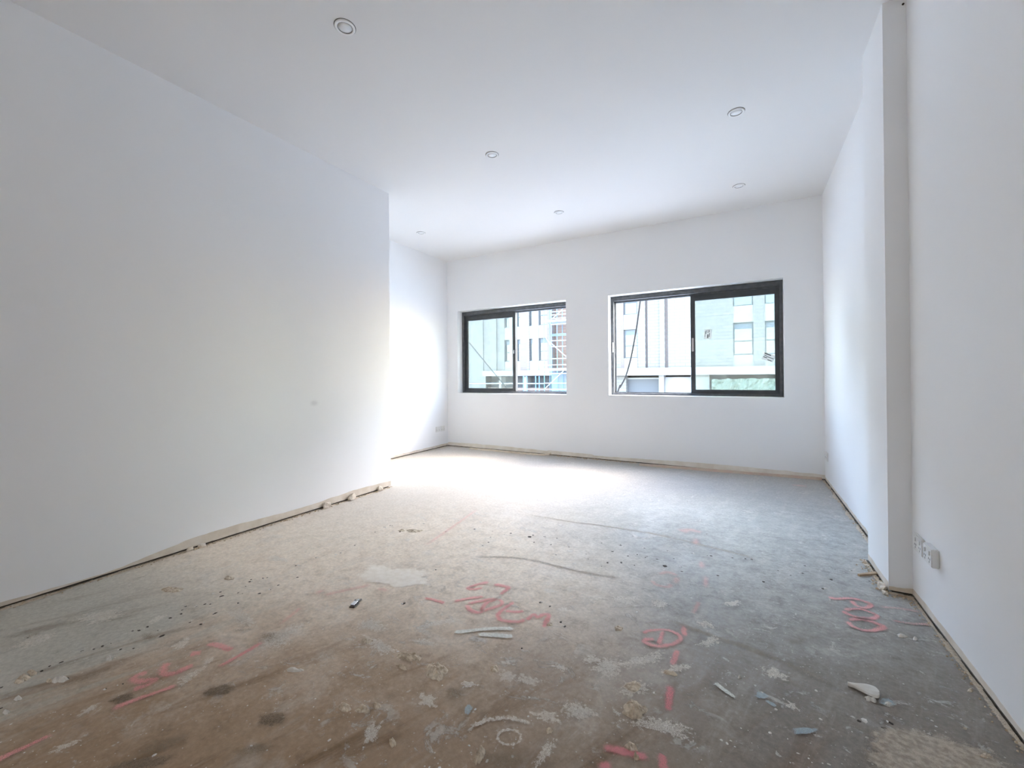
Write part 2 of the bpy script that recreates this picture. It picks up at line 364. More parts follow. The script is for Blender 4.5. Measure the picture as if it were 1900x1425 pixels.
YF = 5.012   # inner face of the outer frame
def ring(m, x0, x1, z0, z1, y0, y1, wl, wr, wt, wbm):
    m.box((x0, y0, z0), (x0 + wl, y1, z1)); m.box((x1 - wr, y0, z0), (x1, y1, z1))
    m.box((x0 + wl, y0, z1 - wt), (x1 - wr, y1, z1)); m.box((x0 + wl, y0, z0), (x1 - wr, y1, z0 + wbm))
def window(name, x0, x1, side, label):
    z0, z1 = ZW[0] + .002, ZW[1] - .004
    x0 += .003; x1 -= .002
    m = MB()
    ring(m, x0, x1, z0, z1, YF, YF + .028, .030, .030, .050, .022)          # inner flange
    ring(m, x0, x1, z0, z1, YF + .028, YF + .112, .018, .018, .030, .012)   # channel body
    # track fins
    for yy in (YF + .040, YF + .066, YF + .100):
        m.box((x0 + .018, yy, z0 + .012), (x1 - .018, yy + .004, z0 + .030)); m.box((x0 + .018, yy, z1 - .062), (x1 - .018, yy + .004, z1 - .030))
        m.box((x0 + .018, yy, z0 + .030), (x0 + .034, yy + .004, z1 - .062)); m.box((x1 - .034, yy, z0 + .030), (x1 - .018, yy + .004, z1 - .062))
    root = struct(m.build(name, ALU2), label)
    xm = (x0 + x1) / 2
    a, b = (x0 + .022, xm + .022) if side < 0 else (xm - .022, x1 - .022)
    if name == 'window_1': b = -2.772
    if name == 'window_2': a = -.537
    # fixed light on the outer track
    m = MB(); ring(m, a, b, z0 + .014, z1 - .034, YF + .076, YF + .098, .032, .032, .040, .030)
    fx = m.build('fixed_sash', ALU, root)
    MB().box((a + .028, YF + .085, z0 + .04), (b - .028, YF + .089, z1 - .07)).build('pane', GLASS, fx)
    # sliding sash on the inner track
    m = MB(); ring(m, a, b, z0 + .012, z1 - .048, YF + .044, YF + .066, .046, .046, .078, .054)
    sl = m.build('sliding_sash', ALU, root)
    MB().box((a + .038, YF + .053, z0 + .05), (b - .038, YF + .057, z1 - .1)).build('pane', GLASS, sl)
    # latch on the leading stile
    lx = (b - .021) if side < 0 else (a + .021)
    m = MB(); m.box((lx - .010, YF + .034, 1.27), (lx + .010, YF + .045, 1.42)); m.bevel(.003)
    m.box((lx - .006, YF + .012, 1.325), (lx + .006, YF + .036, 1.375))
    lt = m.build('latch', CHROME if name == 'window_2' else ALU, sl)
    if name == 'window_2': lt['label'] = 'chrome latch on the leading stile'
    kx = (x1 - .03) if side < 0 else (x0 + .014)
    MB().box((kx, YF - .004, 1.29), (kx + .012, YF + .002, 1.41)).bevel(.002).build('keeper', CHROME, root)
    return root, sl
w1, s1 = window('window_1', W1[0], W1[1], -1, 'dark framed sliding window on the left, slid half open')
w2, s2 = window('window_2', W2[0], W2[1], 1, 'wider dark framed sliding window on the right with stickers on its glass')
# corner beads of the reveals and thin white sill trim
# stickers on the glass of window_2
STK = mat('sticker_paper', (.62, .63, .62), .6)
_b = STK.node_tree.nodes['Principled BSDF']; _b.inputs['Alpha'].default_value = .85
_t = STK.node_tree.nodes.new('ShaderNodeBsdfTranslucent'); _t.inputs['Color'].default_value = (.95, .95, .95, 1); _m = STK.node_tree.nodes.new('ShaderNodeMixShader'); _m.inputs['Fac'].default_value = .3
STK.node_tree.links.new(_b.outputs[0], _m.inputs[1]); STK.node_tree.links.new(_t.outputs[0], _m.inputs[2]); STK.node_tree.links.new(_m.outputs[0], STK.node_tree.nodes['Material Output'].inputs['Surface'])
INK = mat('sticker_ink', (.04, .045, .045), .7)
def sticker(u, v, wd, ht, ang, bars, label):
    c = atp(u, v, 1, YF + .051)
    o = MB().box((-wd / 2, -.0006, -ht / 2), (wd / 2, .0006, ht / 2)).build('sticker', STK)
    o.location = c; o.rotation_euler = (0, ang, 0)
    m = MB()
    for bx0, bx1, bz0, bz1 in bars: m.box((bx0 * wd, -.0012, bz0 * ht), (bx1 * wd, -.0005, bz1 * ht))
    m.build('printed_text', INK, o)
    tag(o, label, 'sticker')
    return o
random.seed(3)
sticker(1313.5, 620, .075, .105, math.radians(4), [(-.08, .08, -.42, -.02), (.15, .24, -.3, .1), (-.3, -.22, .02, .4), (-.05, .02, .1, .45), (.12, .2, .18, .44), (-.4, -.34, -.3, .3)], 'small upright white sticker near the middle of the right window glass')
sticker(1426, 663, .105, .075, math.radians(24), [(-.45, .12, .28, .42), (-.2, .44, -.02, .06), (-.45, -.1, -.2, -.1), (.0, .4, -.4, -.3), (-.4, -.2, .05, .13)], 'tilted white sticker at the lower right of the right window glass')

# ------------------------------------------------------------------ downlights
def downlight(loc, label, first=None):
    if first is None:
        root = empty('downlight', loc)
        m = MB().lathe([(.0475, -.0002), (.0480, -.004), (.0450, -.0065), (.0365, -.0070), (.0345, -.0045), (.0345, -.001)], n=48)
        m.build('trim_ring', LTRIM, root)
        MB().lathe([(.0, -.0035), (.0335, -.0035), (.0335, -.0005)], n=48).build('diffuser', LDIFF, root)
        MB().lathe([(.0334, -.0037), (.0334, -.0052), (.0352, -.0052), (.0352, -.0037)], n=48).build('inner_groove', LGAP, root)
        MB().lathe([(.0470, -.0001), (.0505, -.0012), (.0508, -.0002)], n=48).build('shadow_gap', LGAP, root)
    else:
        root = first.copy(); C.objects.link(root); root.location = loc
        for ch in first.children:
            c = ch.copy(); C.objects.link(c); c.parent = root
    tag(root, label, 'downlight', 'recessed ceiling downlights')
    return root
DL = [((-1.684, 1.376), 'nearest recessed white downlight, near the top edge left of centre'),
      ((-.041, 3.077), 'recessed downlight nearest the right wall nib'),
      ((-1.684, 2.723), 'recessed downlight in the middle of the ceiling, second in the left row'),
      ((-.042, 4.288), 'recessed downlight in front of the right window'),
      ((-1.68, 4.025), 'recessed downlight between the two windows near the back wall'),
      ((-3.322, 3.768), 'recessed downlight furthest left, above the alcove')]
first = None
for (x, y), lb in DL:
    o = downlight((x, y, H), lb, first)
    if first is None: first = o

# ------------------------------------------------------------------ power outlets
def outlet(loc, rz, label, thick=.012, w_=.116, h_=.072):
    """plate in its own frame: x along the wall, y out of the wall (towards -y), centred"""
    root = empty('power_outlet', loc); root.rotation_euler = (0, 0, rz)
    m = MB().box((-w_ / 2, -thick, -h_ / 2), (w_ / 2, 0, h_ / 2)); m.bevel(.003, 2); m.build('plate', PLASTIC, root)
    for sx in (-.25, .25):
        m = MB().box((sx * w_ - .006, -thick - .004, .006), (sx * w_ + .006, -thick, .024)); m.bevel(.0015, 1); m.build('switch', PLASTIC, root)
        m = MB()
        for dx, dz, an in ((-.007, -.008, .5), (.007, -.008, -.5), (0, -.020, 0)):
            m.box((sx * w_ + dx - .0012, -thick - .0006, dz - .004), (sx * w_ + dx + .0012, -thick + .002, dz + .004))
        m.build('socket_slots', PLHOLE, root)
    tag(root, label, 'outlet', 'double power outlets')
    return root
outlet((XR, 2.408, .270), -math.pi / 2, 'thin double power outlet on the near right wall, closer to the nib', .012, .100, .074)
outlet((XR, 2.256, .281), -math.pi / 2, 'thicker double power outlet on the near right wall, further from the nib', .024, .090, .072)
outlet((XR, 4.768, .248), -math.pi / 2, 'small outlet at the far end of the right wall, by the back corner', .012, .105, .080)
outlet((XL0, 4.668, .268), math.pi / 2, 'left outlet of the faint pair on the recessed left wall', .008, .090, .078)
outlet((XL0, 4.775, .268), math.pi / 2, 'right outlet of the faint pair on the recessed left wall, next to the back corner', .008, .090, .078)

# ------------------------------------------------------------------ floor marks (paint and stains are parts of the floor)
zc = [0.0004]
def nextz(): zc[0] += 0.00003; return zc[0]
def fade_mesh(name, verts, faces, fades, material, label=None, parent=fl, kind=None, smooth=False):
    me = bpy.data.meshes.new(name); me.from_pydata(verts, [], faces); me.update()
    at_ = me.attributes.new('fade', 'FLOAT', 'POINT')
    at_.data.foreach_set('value', fades)
    o = link(name, me, material, parent)
    if label: o['label'] = label
    if kind: o['kind'] = kind
    return o
def smooth_path(pts, n=8):
    if len(pts) < 3: 
        return [Vector(pts[0]).lerp(Vector(pts[1]), i / 6) for i in range(7)]
    out = []; P = [Vector(p) for p in pts]
    P = [P[0] * 2 - P[1]] + P + [P[-1] * 2 - P[-2]]
    for i in range(1, len(P) - 2):
        for k in range(n):
            t = k / n
            out.append(.5 * ((2 * P[i]) + (-P[i - 1] + P[i + 1]) * t + (2 * P[i - 1] - 5 * P[i] + 4 * P[i + 1] - P[i + 2]) * t * t + (-P[i - 1] + 3 * P[i] - 3 * P[i + 1] + P[i + 2]) * t ** 3))
    out.append(P[-2]); return out
def stroke(px, wid, material, label=None, name='paint_mark', parts=None, parent=fl):
    """ribbon of real width wid (m) along picture points projected to the floor; several strokes join into one mark"""
    V = []; Fc = []; A = []; z = nextz()
    for path in (parts or [px]):
        pts = smooth_path([at(*p) for p in path]); n = len(pts); base = len(V)
        for i, p in enumerate(pts):
            d = (pts[min(i + 1, n - 1)] - pts[max(i - 1, 0)]); d.z = 0; d.normalize(); s = Vector((-d.y, d.x, 0))
            e = min(1, min(i, n - 1 - i) / 2.0)
            ww = wid * 1.45 * (.85 + .3 * noise.noise(p * 9))
            for k in range(5):
                q = (k - 2) / 2; V.append(tuple(p + s * q * ww * .75 + Vector((0, 0, z - p.z)))); A.append((0, .62, 1, .62, 0)[k] * (.25 + .75 * e))
        for i in range(n - 1):
            for k in range(4):
                a = base + i * 5 + k; Fc.append((a, a + 1, a + 6, a + 5))
    return fade_mesh(name, V, Fc, A, material, label, parent)
def blob(cu, cv, ru, rv, material, rot=0, name='stain', label=None, poly=None, jag=.18, n=40, rings=4, height=0, parent=fl, seed=None, inner=1.0):
    """soft patch: centre and radii in picture pixels (or a polygon), projected to the floor"""
    seed = seed if seed is not None else cu * .37 + cv
    if poly:
        P = smooth_path([Vector((p[0], p[1], 0)) for p in poly + [poly[0]]], 5)[:-1]; rim = [(p.x, p.y) for p in P]
        cu = sum(p[0] for p in rim) / len(rim); cv = sum(p[1] for p in rim) / len(rim); n = len(rim)
    else:
        rim = []
        for i in range(n):
            t = 2 * math.pi * i / n; r = 1 + jag * 2 * noise.noise(Vector((math.cos(t) * 1.3, math.sin(t) * 1.3, seed))) + jag * noise.noise(Vector((math.cos(t) * 4, math.sin(t) * 4, seed)))
            x = ru * r * math.cos(t); y = rv * r * math.sin(t); rim.append((cu + x * math.cos(rot) - y * math.sin(rot), cv + x * math.sin(rot) + y * math.cos(rot)))
    z = nextz() if not height else 0.0
    c = at(cu, cv); W = [at(*p) for p in rim]; V = []; A = []; Fc = []
    for k in range(rings):
        t = 1 - k / rings
        for w_ in W:
            p = c.lerp(w_, t); hz = height * (1 - t ** 2.2) * (1 + .55 * noise.noise(p * 70)) if height else 0
            V.append((p.x, p.y, z + hz)); A.append(min(inner, k / rings * 1.5))
    V.append((c.x, c.y, z + height)); A.append(inner)
    for k in range(rings - 1):
        for i in range(n):
            j = (i + 1) % n; Fc.append((k * n + i, k * n + j, (k + 1) * n + j, (k + 1) * n + i))
    for i in range(n): Fc.append(((rings - 1) * n + i, (rings - 1) * n + (i + 1) % n, rings * n))
    return fade_mesh(name, V, Fc, A, material, label, parent)

# faint ridges / cracks left in the slab
for pth, wd in (([(980, 955), (1060, 968), (1120, 976), (1220, 992), (1330, 1018), (1400, 1036)], .02), ([(880, 1033), (970, 1037), (1080, 1062), (1150, 1073)], .02),
                ([(1240, 1150), (1300, 1172), (1350, 1190), (1440, 1222), (1540, 1268)], .022), ([(1440, 1222), (1480, 1238), (1545, 1270)], .008)):
    stroke(pth, wd, CRACK, name='ridge_line')
# milky haze patches
for cu, cv, ru, rv, ro in ((1157, 1112, 24, 9, 0), (1226, 1122, 14, 9, 0), (1317, 1191, 26, 9, -.2), (1190, 1225, 50, 12, -.3), (520, 1180, 44, 18, -.5), (440, 1140, 24, 10, .2), (452, 1148, 26, 12, .5),
                           (355, 1255, 32, 8, -.6), (385, 1228, 12, 5, -.6), (335, 1195, 20, 8, -.5), (290, 1150, 22, 6, -.3), (690, 1160, 30, 12, 0), (712, 1200, 40, 14, .4), (820, 1155, 32, 6, -.1),
                           (790, 1192, 22, 8, .1), (700, 1165, 18, 8, 0), (1441, 1252, 26, 10, .35), (1130, 1240, 30, 18, 0), (1080, 1320, 40, 20, .2), (1175, 1280, 30, 16, 0), (1015, 1330, 34, 14, .2),
                           (690, 1360, 14, 26, .5), (120, 1385, 30, 6, -.4), (165, 1318, 26, 5, -.5), (980, 1262, 26, 8, .2), (940, 1255, 20, 12, 0), (790, 1300, 18, 14, .2), (870, 1270, 18, 7, 0),
                           (1360, 1120, 18, 5, 0), (1260, 1240, 26, 8, -.2), (1042, 1240, 18, 8, .2), (1100, 1225, 20, 9, 0), (60, 1190, 40, 10, -.3), (190, 1145, 50, 12, -.2), (515, 996, 22, 4, 0), (516, 1038, 22, 6, .1),
                           (1010, 1395, 12, 28, .5), (940, 1230, 12, 6, 0), (1310, 1160, 20, 7, .2), (1045, 1132, 14, 4, 0), (1018, 1097, 16, 5, .1), (1470, 1310, 16, 8, .6), (1225, 1350, 60, 16, .3)):
    blob(cu, cv, ru * 1.15, rv * 1.15, HAZEM, ro, name='plaster_haze', jag=.34)
# pale screed patch
blob(0, 0, 0, 0, SCREED, name='screed_patch', label='large pale skimmed patch on the tan side of the floor', rings=7,
     poly=[(629, 1068), (652, 1056), (666, 1042), (695, 1039), (729, 1050), (782, 1047), (821, 1058), (811, 1068), (823, 1079), (816, 1093), (782, 1094), (750, 1101), (724, 1097), (716, 1090), (690, 1087), (650, 1085)])
# brown stains and footprints
for cu, cv, ru, rv, ro, mt_, lb in ((226, 1297, 36, 11, -.28, DAMP, 'dark brown footprint stain beside the pink line'), (408, 1282, 36, 12, -.12, DAMP, 'brown footprint stain in the left foreground'),
                                    (508, 1335, 36, 16, -.12, DAMP, 'rough brown footprint stain near the bottom'), (272, 1181, 18, 8, 0, DAMPF, None), (496, 1180, 18, 9, 0, DAMPF, None), (842, 1287, 24, 16, 0, DAMPF, None),
                                    (725, 1292, 12, 7, 0, DAMPF, None), (300, 1385, 70, 16, -.3, DAMPF, None), (250, 1420, 90, 14, -.15, DAMP, None), (940, 1410, 60, 24, 0, DAMPF, None), (150, 1260, 60, 8, -.35, DAMPF, None),
                                    (360, 1206, 16, 3, .05, DAMPF, None), (450, 1170, 26, 3, -.1, DAMPF, None), (470, 1392, 60, 14, -.2, DAMPF, None), (60, 1180, 20, 4, -.3, DAMPF, None)):
    blob(cu, cv, ru, rv, mt_, ro, name='stain', label=lb)
# rough mortar at the lower right
blob(0, 0, 0, 0, ROUGH, name='mortar_patch', label='rough sandy mortar patch at the lower right of the floor', rings=8,
     poly=[(1575, 1352), (1600, 1336), (1640, 1338), (1690, 1342), (1740, 1352), (1790, 1366), (1840, 1384), (1895, 1398), (1930, 1440), (1900, 1500), (1600, 1490), (1560, 1420)])

# pink spray marks
stroke([(-30, 1423), (0, 1409), (50, 1386), (97, 1364)], .017, PINK, 'short pink spray line cut by the left edge of the picture')
stroke(None, .017, PINK, 'long pink spray line beside the writing at the lower left', parts=[[(206, 1317), (253, 1299), (290, 1286), (328, 1272)], [(403, 1239), (445, 1217), (489, 1191)]])
stroke(None, .022, PINK, 'pink sprayed digits with a dot at the lower left', parts=[[(275, 1249), (256, 1254), (247, 1262), (262, 1265), (286, 1263), (270, 1273), (246, 1281)], [(313, 1229), (303, 1243), (306, 1251), (324, 1251), (340, 1243), (359, 1234)], [(352, 1217), (362, 1214), (374, 1211)], [(384, 1196), (404, 1198), (418, 1203), (429, 1208)]])
blob(363, 1213, 13, 6, PINK, 0, name='paint_mark', jag=.05)
stroke([(558, 1128), (545, 1139), (520, 1159)], .018, PINKF)
stroke([(601, 1094), (585, 1104)], .02, PINKF)
stroke([(690, 1086), (640, 1096), (600, 1106)], .022, PINKF); stroke([(700, 1092), (722, 1098)], .02, PINKF)
stroke([(787, 1110), (806, 1114), (827, 1121)], .016, PINK, 'short pink dash left of the measurement')
stroke(None, .017, PINK, 'pink sprayed measurement writing in the middle of the floor', parts=[
    [(908, 1080), (884, 1086), (868, 1092), (880, 1094), (897, 1091)], [(915, 1086), (930, 1087), (943, 1091), (936, 1098), (928, 1104)],
    [(842, 1117), (860, 1113), (877, 1110), (899, 1108)], [(866, 1122), (872, 1132), (886, 1137), (906, 1131), (928, 1124), (930, 1116), (915, 1112), (892, 1116), (866, 1121)], [(892, 1136), (902, 1120), (925, 1112)],
    [(955, 1117), (938, 1128), (925, 1140), (928, 1150), (946, 1154), (965, 1154), (974, 1150)], [(936, 1134), (955, 1136), (973, 1135)],
    [(977, 1152), (984, 1145), (991, 1141), (998, 1146), (1008, 1141), (1018, 1142), (1014, 1153), (1008, 1166)]])
stroke([(885, 946), (840, 978), (788, 1014)], .02, PINKF)
stroke([(1118, 1388), (1157, 1396), (1205, 1408)], .02, PINKS, 'strong pink line at the bottom edge right of centre'); stroke([(1232, 1402), (1229, 1412), (1234, 1440)], .02, PINKS); stroke([(1108, 1424), (1137, 1421)], .02, PINKS)
stroke([(1262, 987), (1280, 984), (1303, 989)], .05, PINKF); stroke([(1292, 999), (1290, 1013)], .025, PINKF)
stroke([(1301, 1042), (1303, 1057)], .025, PINKF); stroke([(1310, 1069), (1309, 1092)], .02, PINKF)
stroke(None, .02, PINKF, 'faint pink digits in the middle distance', parts=[[(1222, 1066), (1240, 1063), (1258, 1069)], [(1210, 1078), (1218, 1086), (1240, 1090), (1244, 1084)], [(1257, 1071), (1253, 1084)]])
stroke([(1297, 1117), (1292, 1128), (1285, 1140)], .017, PINKF); stroke([(1269, 1161), (1269, 1185)], .018, PINK)
stroke(None, .015, PINK, 'looped pink sprayed digit right of centre', parts=[[(1192, 1176), (1208, 1171), (1235, 1170), (1256, 1177), (1262, 1188), (1246, 1197), (1220, 1200), (1199, 1194), (1198, 1188), (1215, 1187)], [(1231, 1171), (1226, 1185), (1222, 1198)]])
stroke([(1258, 1207), (1253, 1220), (1247, 1236)], .016, PINK); stroke([(1243, 1273), (1242, 1296), (1240, 1322)], .017, PINKS, 'short strong pink dash in the right foreground')
stroke(None, .017, PINK, 'three looped pink sprayed figures beside the nib', parts=[
    [(1536, 1109), (1552, 1112), (1575, 1111), (1598, 1115), (1616, 1123), (1605, 1129), (1588, 1124), (1580, 1115)],
    [(1566, 1133), (1582, 1131), (1600, 1132), (1627, 1143), (1616, 1149), (1592, 1147), (1572, 1140), (1564, 1134)],
    [(1574, 1151), (1597, 1150), (1618, 1155), (1639, 1164), (1620, 1171), (1600, 1170), (1580, 1162), (1573, 1154)]])
stroke([(1632, 1127), (1667, 1130), (1709, 1137)], .013, PINKF); stroke([(1654, 1152), (1689, 1158), (1730, 1160)], .013, PINKF)
stroke([(1468, 900), (1498, 903)], .05, PINKF)

# dirt line with the gap's shade painted in, and filler, along the wall feet
def along(name, P0, P1, nrm, w0, w1, material, label=None, seed=0, thr=0.0, step=.02):
    P0 = Vector(P0); P1 = Vector(P1); d = P1 - P0; n = int(d.length / step); nrm = Vector(nrm); z = nextz(); V = []; A = []; Fc = []
    for i in range(n + 1):
        p = P0 + d * i / n; q = .5 + noise.noise(Vector((p.x * 6, p.y * 6, seed))) + .4 * noise.noise(Vector((p.x * 30, p.y * 30, seed))); wd = max(w0 * .3, w0 + (w1 - w0) * q)
        f = 1 if q > thr else .1
        for k, e in ((0, 1), (.6, 1), (1, 0)): V.append(tuple(p + nrm * wd * k + Vector((0, 0, z)))); A.append(e * f)
    for i in range(n):
        for k in (0, 1): a = i * 3 + k; Fc.append((a, a + 1, a + 4, a + 3))
    fade_mesh(name, V, Fc, A, material, label)
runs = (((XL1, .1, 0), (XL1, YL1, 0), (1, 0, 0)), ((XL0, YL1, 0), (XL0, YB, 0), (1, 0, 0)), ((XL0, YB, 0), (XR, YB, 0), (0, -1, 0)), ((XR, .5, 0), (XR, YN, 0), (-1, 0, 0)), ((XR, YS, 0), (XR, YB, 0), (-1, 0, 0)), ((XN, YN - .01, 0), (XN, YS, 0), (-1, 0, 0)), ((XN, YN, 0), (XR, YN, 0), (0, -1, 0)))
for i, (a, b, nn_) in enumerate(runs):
    along('filler_smear', a, b, nn_, .015, .045 if i != 3 else .025, FILLM, seed=i + 1)
    along('dirt_and_gap_shade', a, b, nn_, .006 if i != 3 else .002, .013 if i != 3 else .008, DIRT_SHADE, seed=i + 11, thr=.3, step=.012)

# trowel scrapes, rings, blue films
stroke(None, .021, SCRAPE, 'pair of pale trowel scrapes forming a narrow wedge', name='trowel_scrape', parts=[[(842, 1175), (870, 1172), (910, 1168), (957, 1168)], [(884, 1178), (920, 1180), (955, 1183)]])
stroke([(1326, 1268), (1340, 1279), (1366, 1298)], .014, SCRAPE, name='trowel_scrape')
ringp = [(945 + 22 * math.cos(t), 1370 + 14 * math.sin(t)) for t in [i * math.pi / 8 for i in range(17)]]
stroke(ringp, .006, HAZEM, 'faint round tin ring near the bottom edge', name='ring_mark')
stroke([(868, 1360), (885, 1345), (918, 1336), (950, 1335), (990, 1348)], .010, HAZEM, name='ring_mark')
blob(0, 0, 0, 0, BLUEF, name='plastic_film', label='blue grey tapered smear of film in the right foreground', poly=[(1466, 1352), (1485, 1349), (1510, 1351), (1533, 1354), (1515, 1362), (1490, 1368), (1468, 1366)])
blob(1413, 1293, 17, 8, BLUEF, .1, name='plastic_film'); blob(869, 1318, 9, 14, BLUEF, .3, name='plastic_film'); blob(1432, 1308, 16, 4, BLUEF, .5, name='plastic_film'); blob(1645, 1305, 22, 9, BLUEF, .3, name='plastic_film', inner=.6)

# ------------------------------------------------------------------ dried plaster lumps (stuck to the slab)
def lump(cu, cv, ru, rv, h, rot=0, material=PLAST, label=None, name='plaster_lump', jag=.22, stuck=True):
    seed = cu * .77 + cv * .31; n = 26; rings = 6; c = at(cu, cv); rim = []
    for i in range(n):
        t = 2 * math.pi * i / n; r = 1 + jag * 2 * noise.noise(Vector((math.cos(t) * 1.4, math.sin(t) * 1.4, seed))) + jag * noise.noise(Vector((math.cos(t) * 4, math.sin(t) * 4, seed)))
        x = ru * r * math.cos(t); y = rv * r * math.sin(t); rim.append(at(cu + x * math.cos(rot) - y * math.sin(rot), cv + x * math.sin(rot) + y * math.cos(rot)))
    V = []; Fc = []
    for k in range(rings):
        t = (1 - k / rings)
        for w_ in rim:
            p = c.lerp(w_, t) - c; zz = h * (1 - t ** 3) * (1 + .9 * noise.noise(Vector((p.x * 60, p.y * 60, seed))) + .5 * noise.noise(Vector((p.x * 150, p.y * 150, seed)))) if k else 0
            V.append((p.x, p.y, max(zz, 0)))
    V.append((0, 0, h)); 
    for k in range(rings - 1):
        for i in range(n): j = (i + 1) % n; Fc.append((k * n + i, k * n + j, (k + 1) * n + j, (k + 1) * n + i))
    for i in range(n): Fc.append(((rings - 1) * n + i, (rings - 1) * n + (i + 1) % n, rings * n))
    Fc.append(tuple(range(n - 1, -1, -1)))
    me = bpy.data.meshes.new(name); me.from_pydata(V, [], Fc); me.update()
    o = link(name, me, material, fl if stuck else None); o.location = (c.x, c.y, 0)
    if label: o['label'] = label
    return o
lump(759, 1219, 24, 7, .012, .1, label='beige plaster lump left of the pair of lumps'); lump(810, 1245, 20, 15, .013, .5, label='beige plaster splash with a ragged edge')
lump(1179, 1319, 24, 16, .016, .1, label='thick crumbly plaster cake in the foreground'); lump(1174, 1274, 17, 8, .009); lump(917, 1241, 8, 7, .007); lump(890, 1404, 8, 17, .014, .45)
lump(728, 1379, 6, 9, .009, -.3); lump(1019, 1356, 6, 5, .007); lump(1172, 1388, 12, 8, .012, .3, label='rounded plaster dab on the pink line'); lump(1181, 1407, 7, 5, .01)
lump(640, 1314, 12, 8, .010); lump(672, 1317, 12, 8, .010); lump(700, 1310, 8, 5, .008); lump(745, 1238, 12, 3, .006, .4)
lump(548, 1244, 15, 3.5, .007, 0, PLASTW, label='small flat white putty flake'); lump(1616, 1298, 11, 4, .008, .3, PLASTW); lump(1649, 1308, 9, 4, .006, .2, PLASTW)
lump(320, 1095, 18, 5, .010); lump(425, 1073, 9, 4, .008); lump(680, 1190, 11, 5, .008); lump(1243, 1249, 12, 4, .006, .2); lump(1372, 1257, 4, 2.5, .005, 0, PLASTW)
lump(1019, 1158, 8, 3, .006); lump(1148, 1166, 7, 5, .006); lump(770, 985, 14, 3, .006); lump(747, 984, 7, 2, .005)
lump(1830, 1405, 11, 5, .010, .2); lump(1800, 1282, 6, 3, .006); lump(1791, 1352, 5, 2, .004); lump(1674, 1180, 9, 3, .006, .2, PLASTW); lump(1698, 1186, 4, 3, .006, 0, PLASTW)
lump(203, 1222, 7, 4, .009, -.2, PLASTW); lump(108, 1262, 13, 4, .009, -.4, PLASTW); lump(60, 1249, 9, 5, .010); lump(40, 1262, 16, 5, .012, -.3, label='cream plaster lump by the left edge'); lump(115, 1262, 11, 4, .010, -.2, PLASTW)
lump(33, 1297, 7, 3, .008, -.2, PLASTW); lump(91, 1264, 6, 3, .007); lump(12, 1322, 7, 3, .006, -.3, PLASTW)
# small crumbs and spatter: uncountable, one part
def crumbs(name, spots, material, kind='stuff', label=None, parent=fl, flat=.45, darkpit=False):
    V = []; Fc = []
    for (x, y, r) in spots:
        b = len(V); k = 6; a0 = random.random() * 6; st = .5 + random.random() * .9
        for i in range(k):
            t = a0 + 2 * math.pi * i / k; rr_ = r * (.7 + .6 * random.random()); V.append((x + rr_ * math.cos(t), y + rr_ * math.sin(t) * st, .0002))
        for i in range(k):
            t = a0 + 2 * math.pi * i / k; rr_ = r * .55 * (.7 + .6 * random.random()); V.append((x + rr_ * math.cos(t), y + rr_ * math.sin(t) * st, .0002 + r * flat * (.7 + .6 * random.random())))
        for i in range(k): j = (i + 1) % k; Fc.append((b + i, b + j, b + k + j, b + k + i))
        Fc.append(tuple(b + k + i for i in range(k)))
    me = bpy.data.meshes.new(name); me.from_pydata(V, [], Fc); me.update()
    o = link(name, me, material, parent); o['kind'] = kind
    if label: o['label'] = label
    return o
sp = []
random.seed(11)
for _ in range(420):
    u = random.uniform(0, 1900); v = 1430 - (random.random() ** 1.3) * 330
    p = at(u, v)
    if not (XL1 + .05 < p.x < XR - .05): continue
    if noise.noise(Vector((p.x * 2.2, p.y * 2.2, 5))) < -.05 and random.random() < .7: continue
    sp.append((p.x, p.y, random.choice((.0012, .0016, .002, .0026, .004))))
crumbs('plaster_spatter', sp, PLASTW, label='tiny white plaster specks', flat=.25)
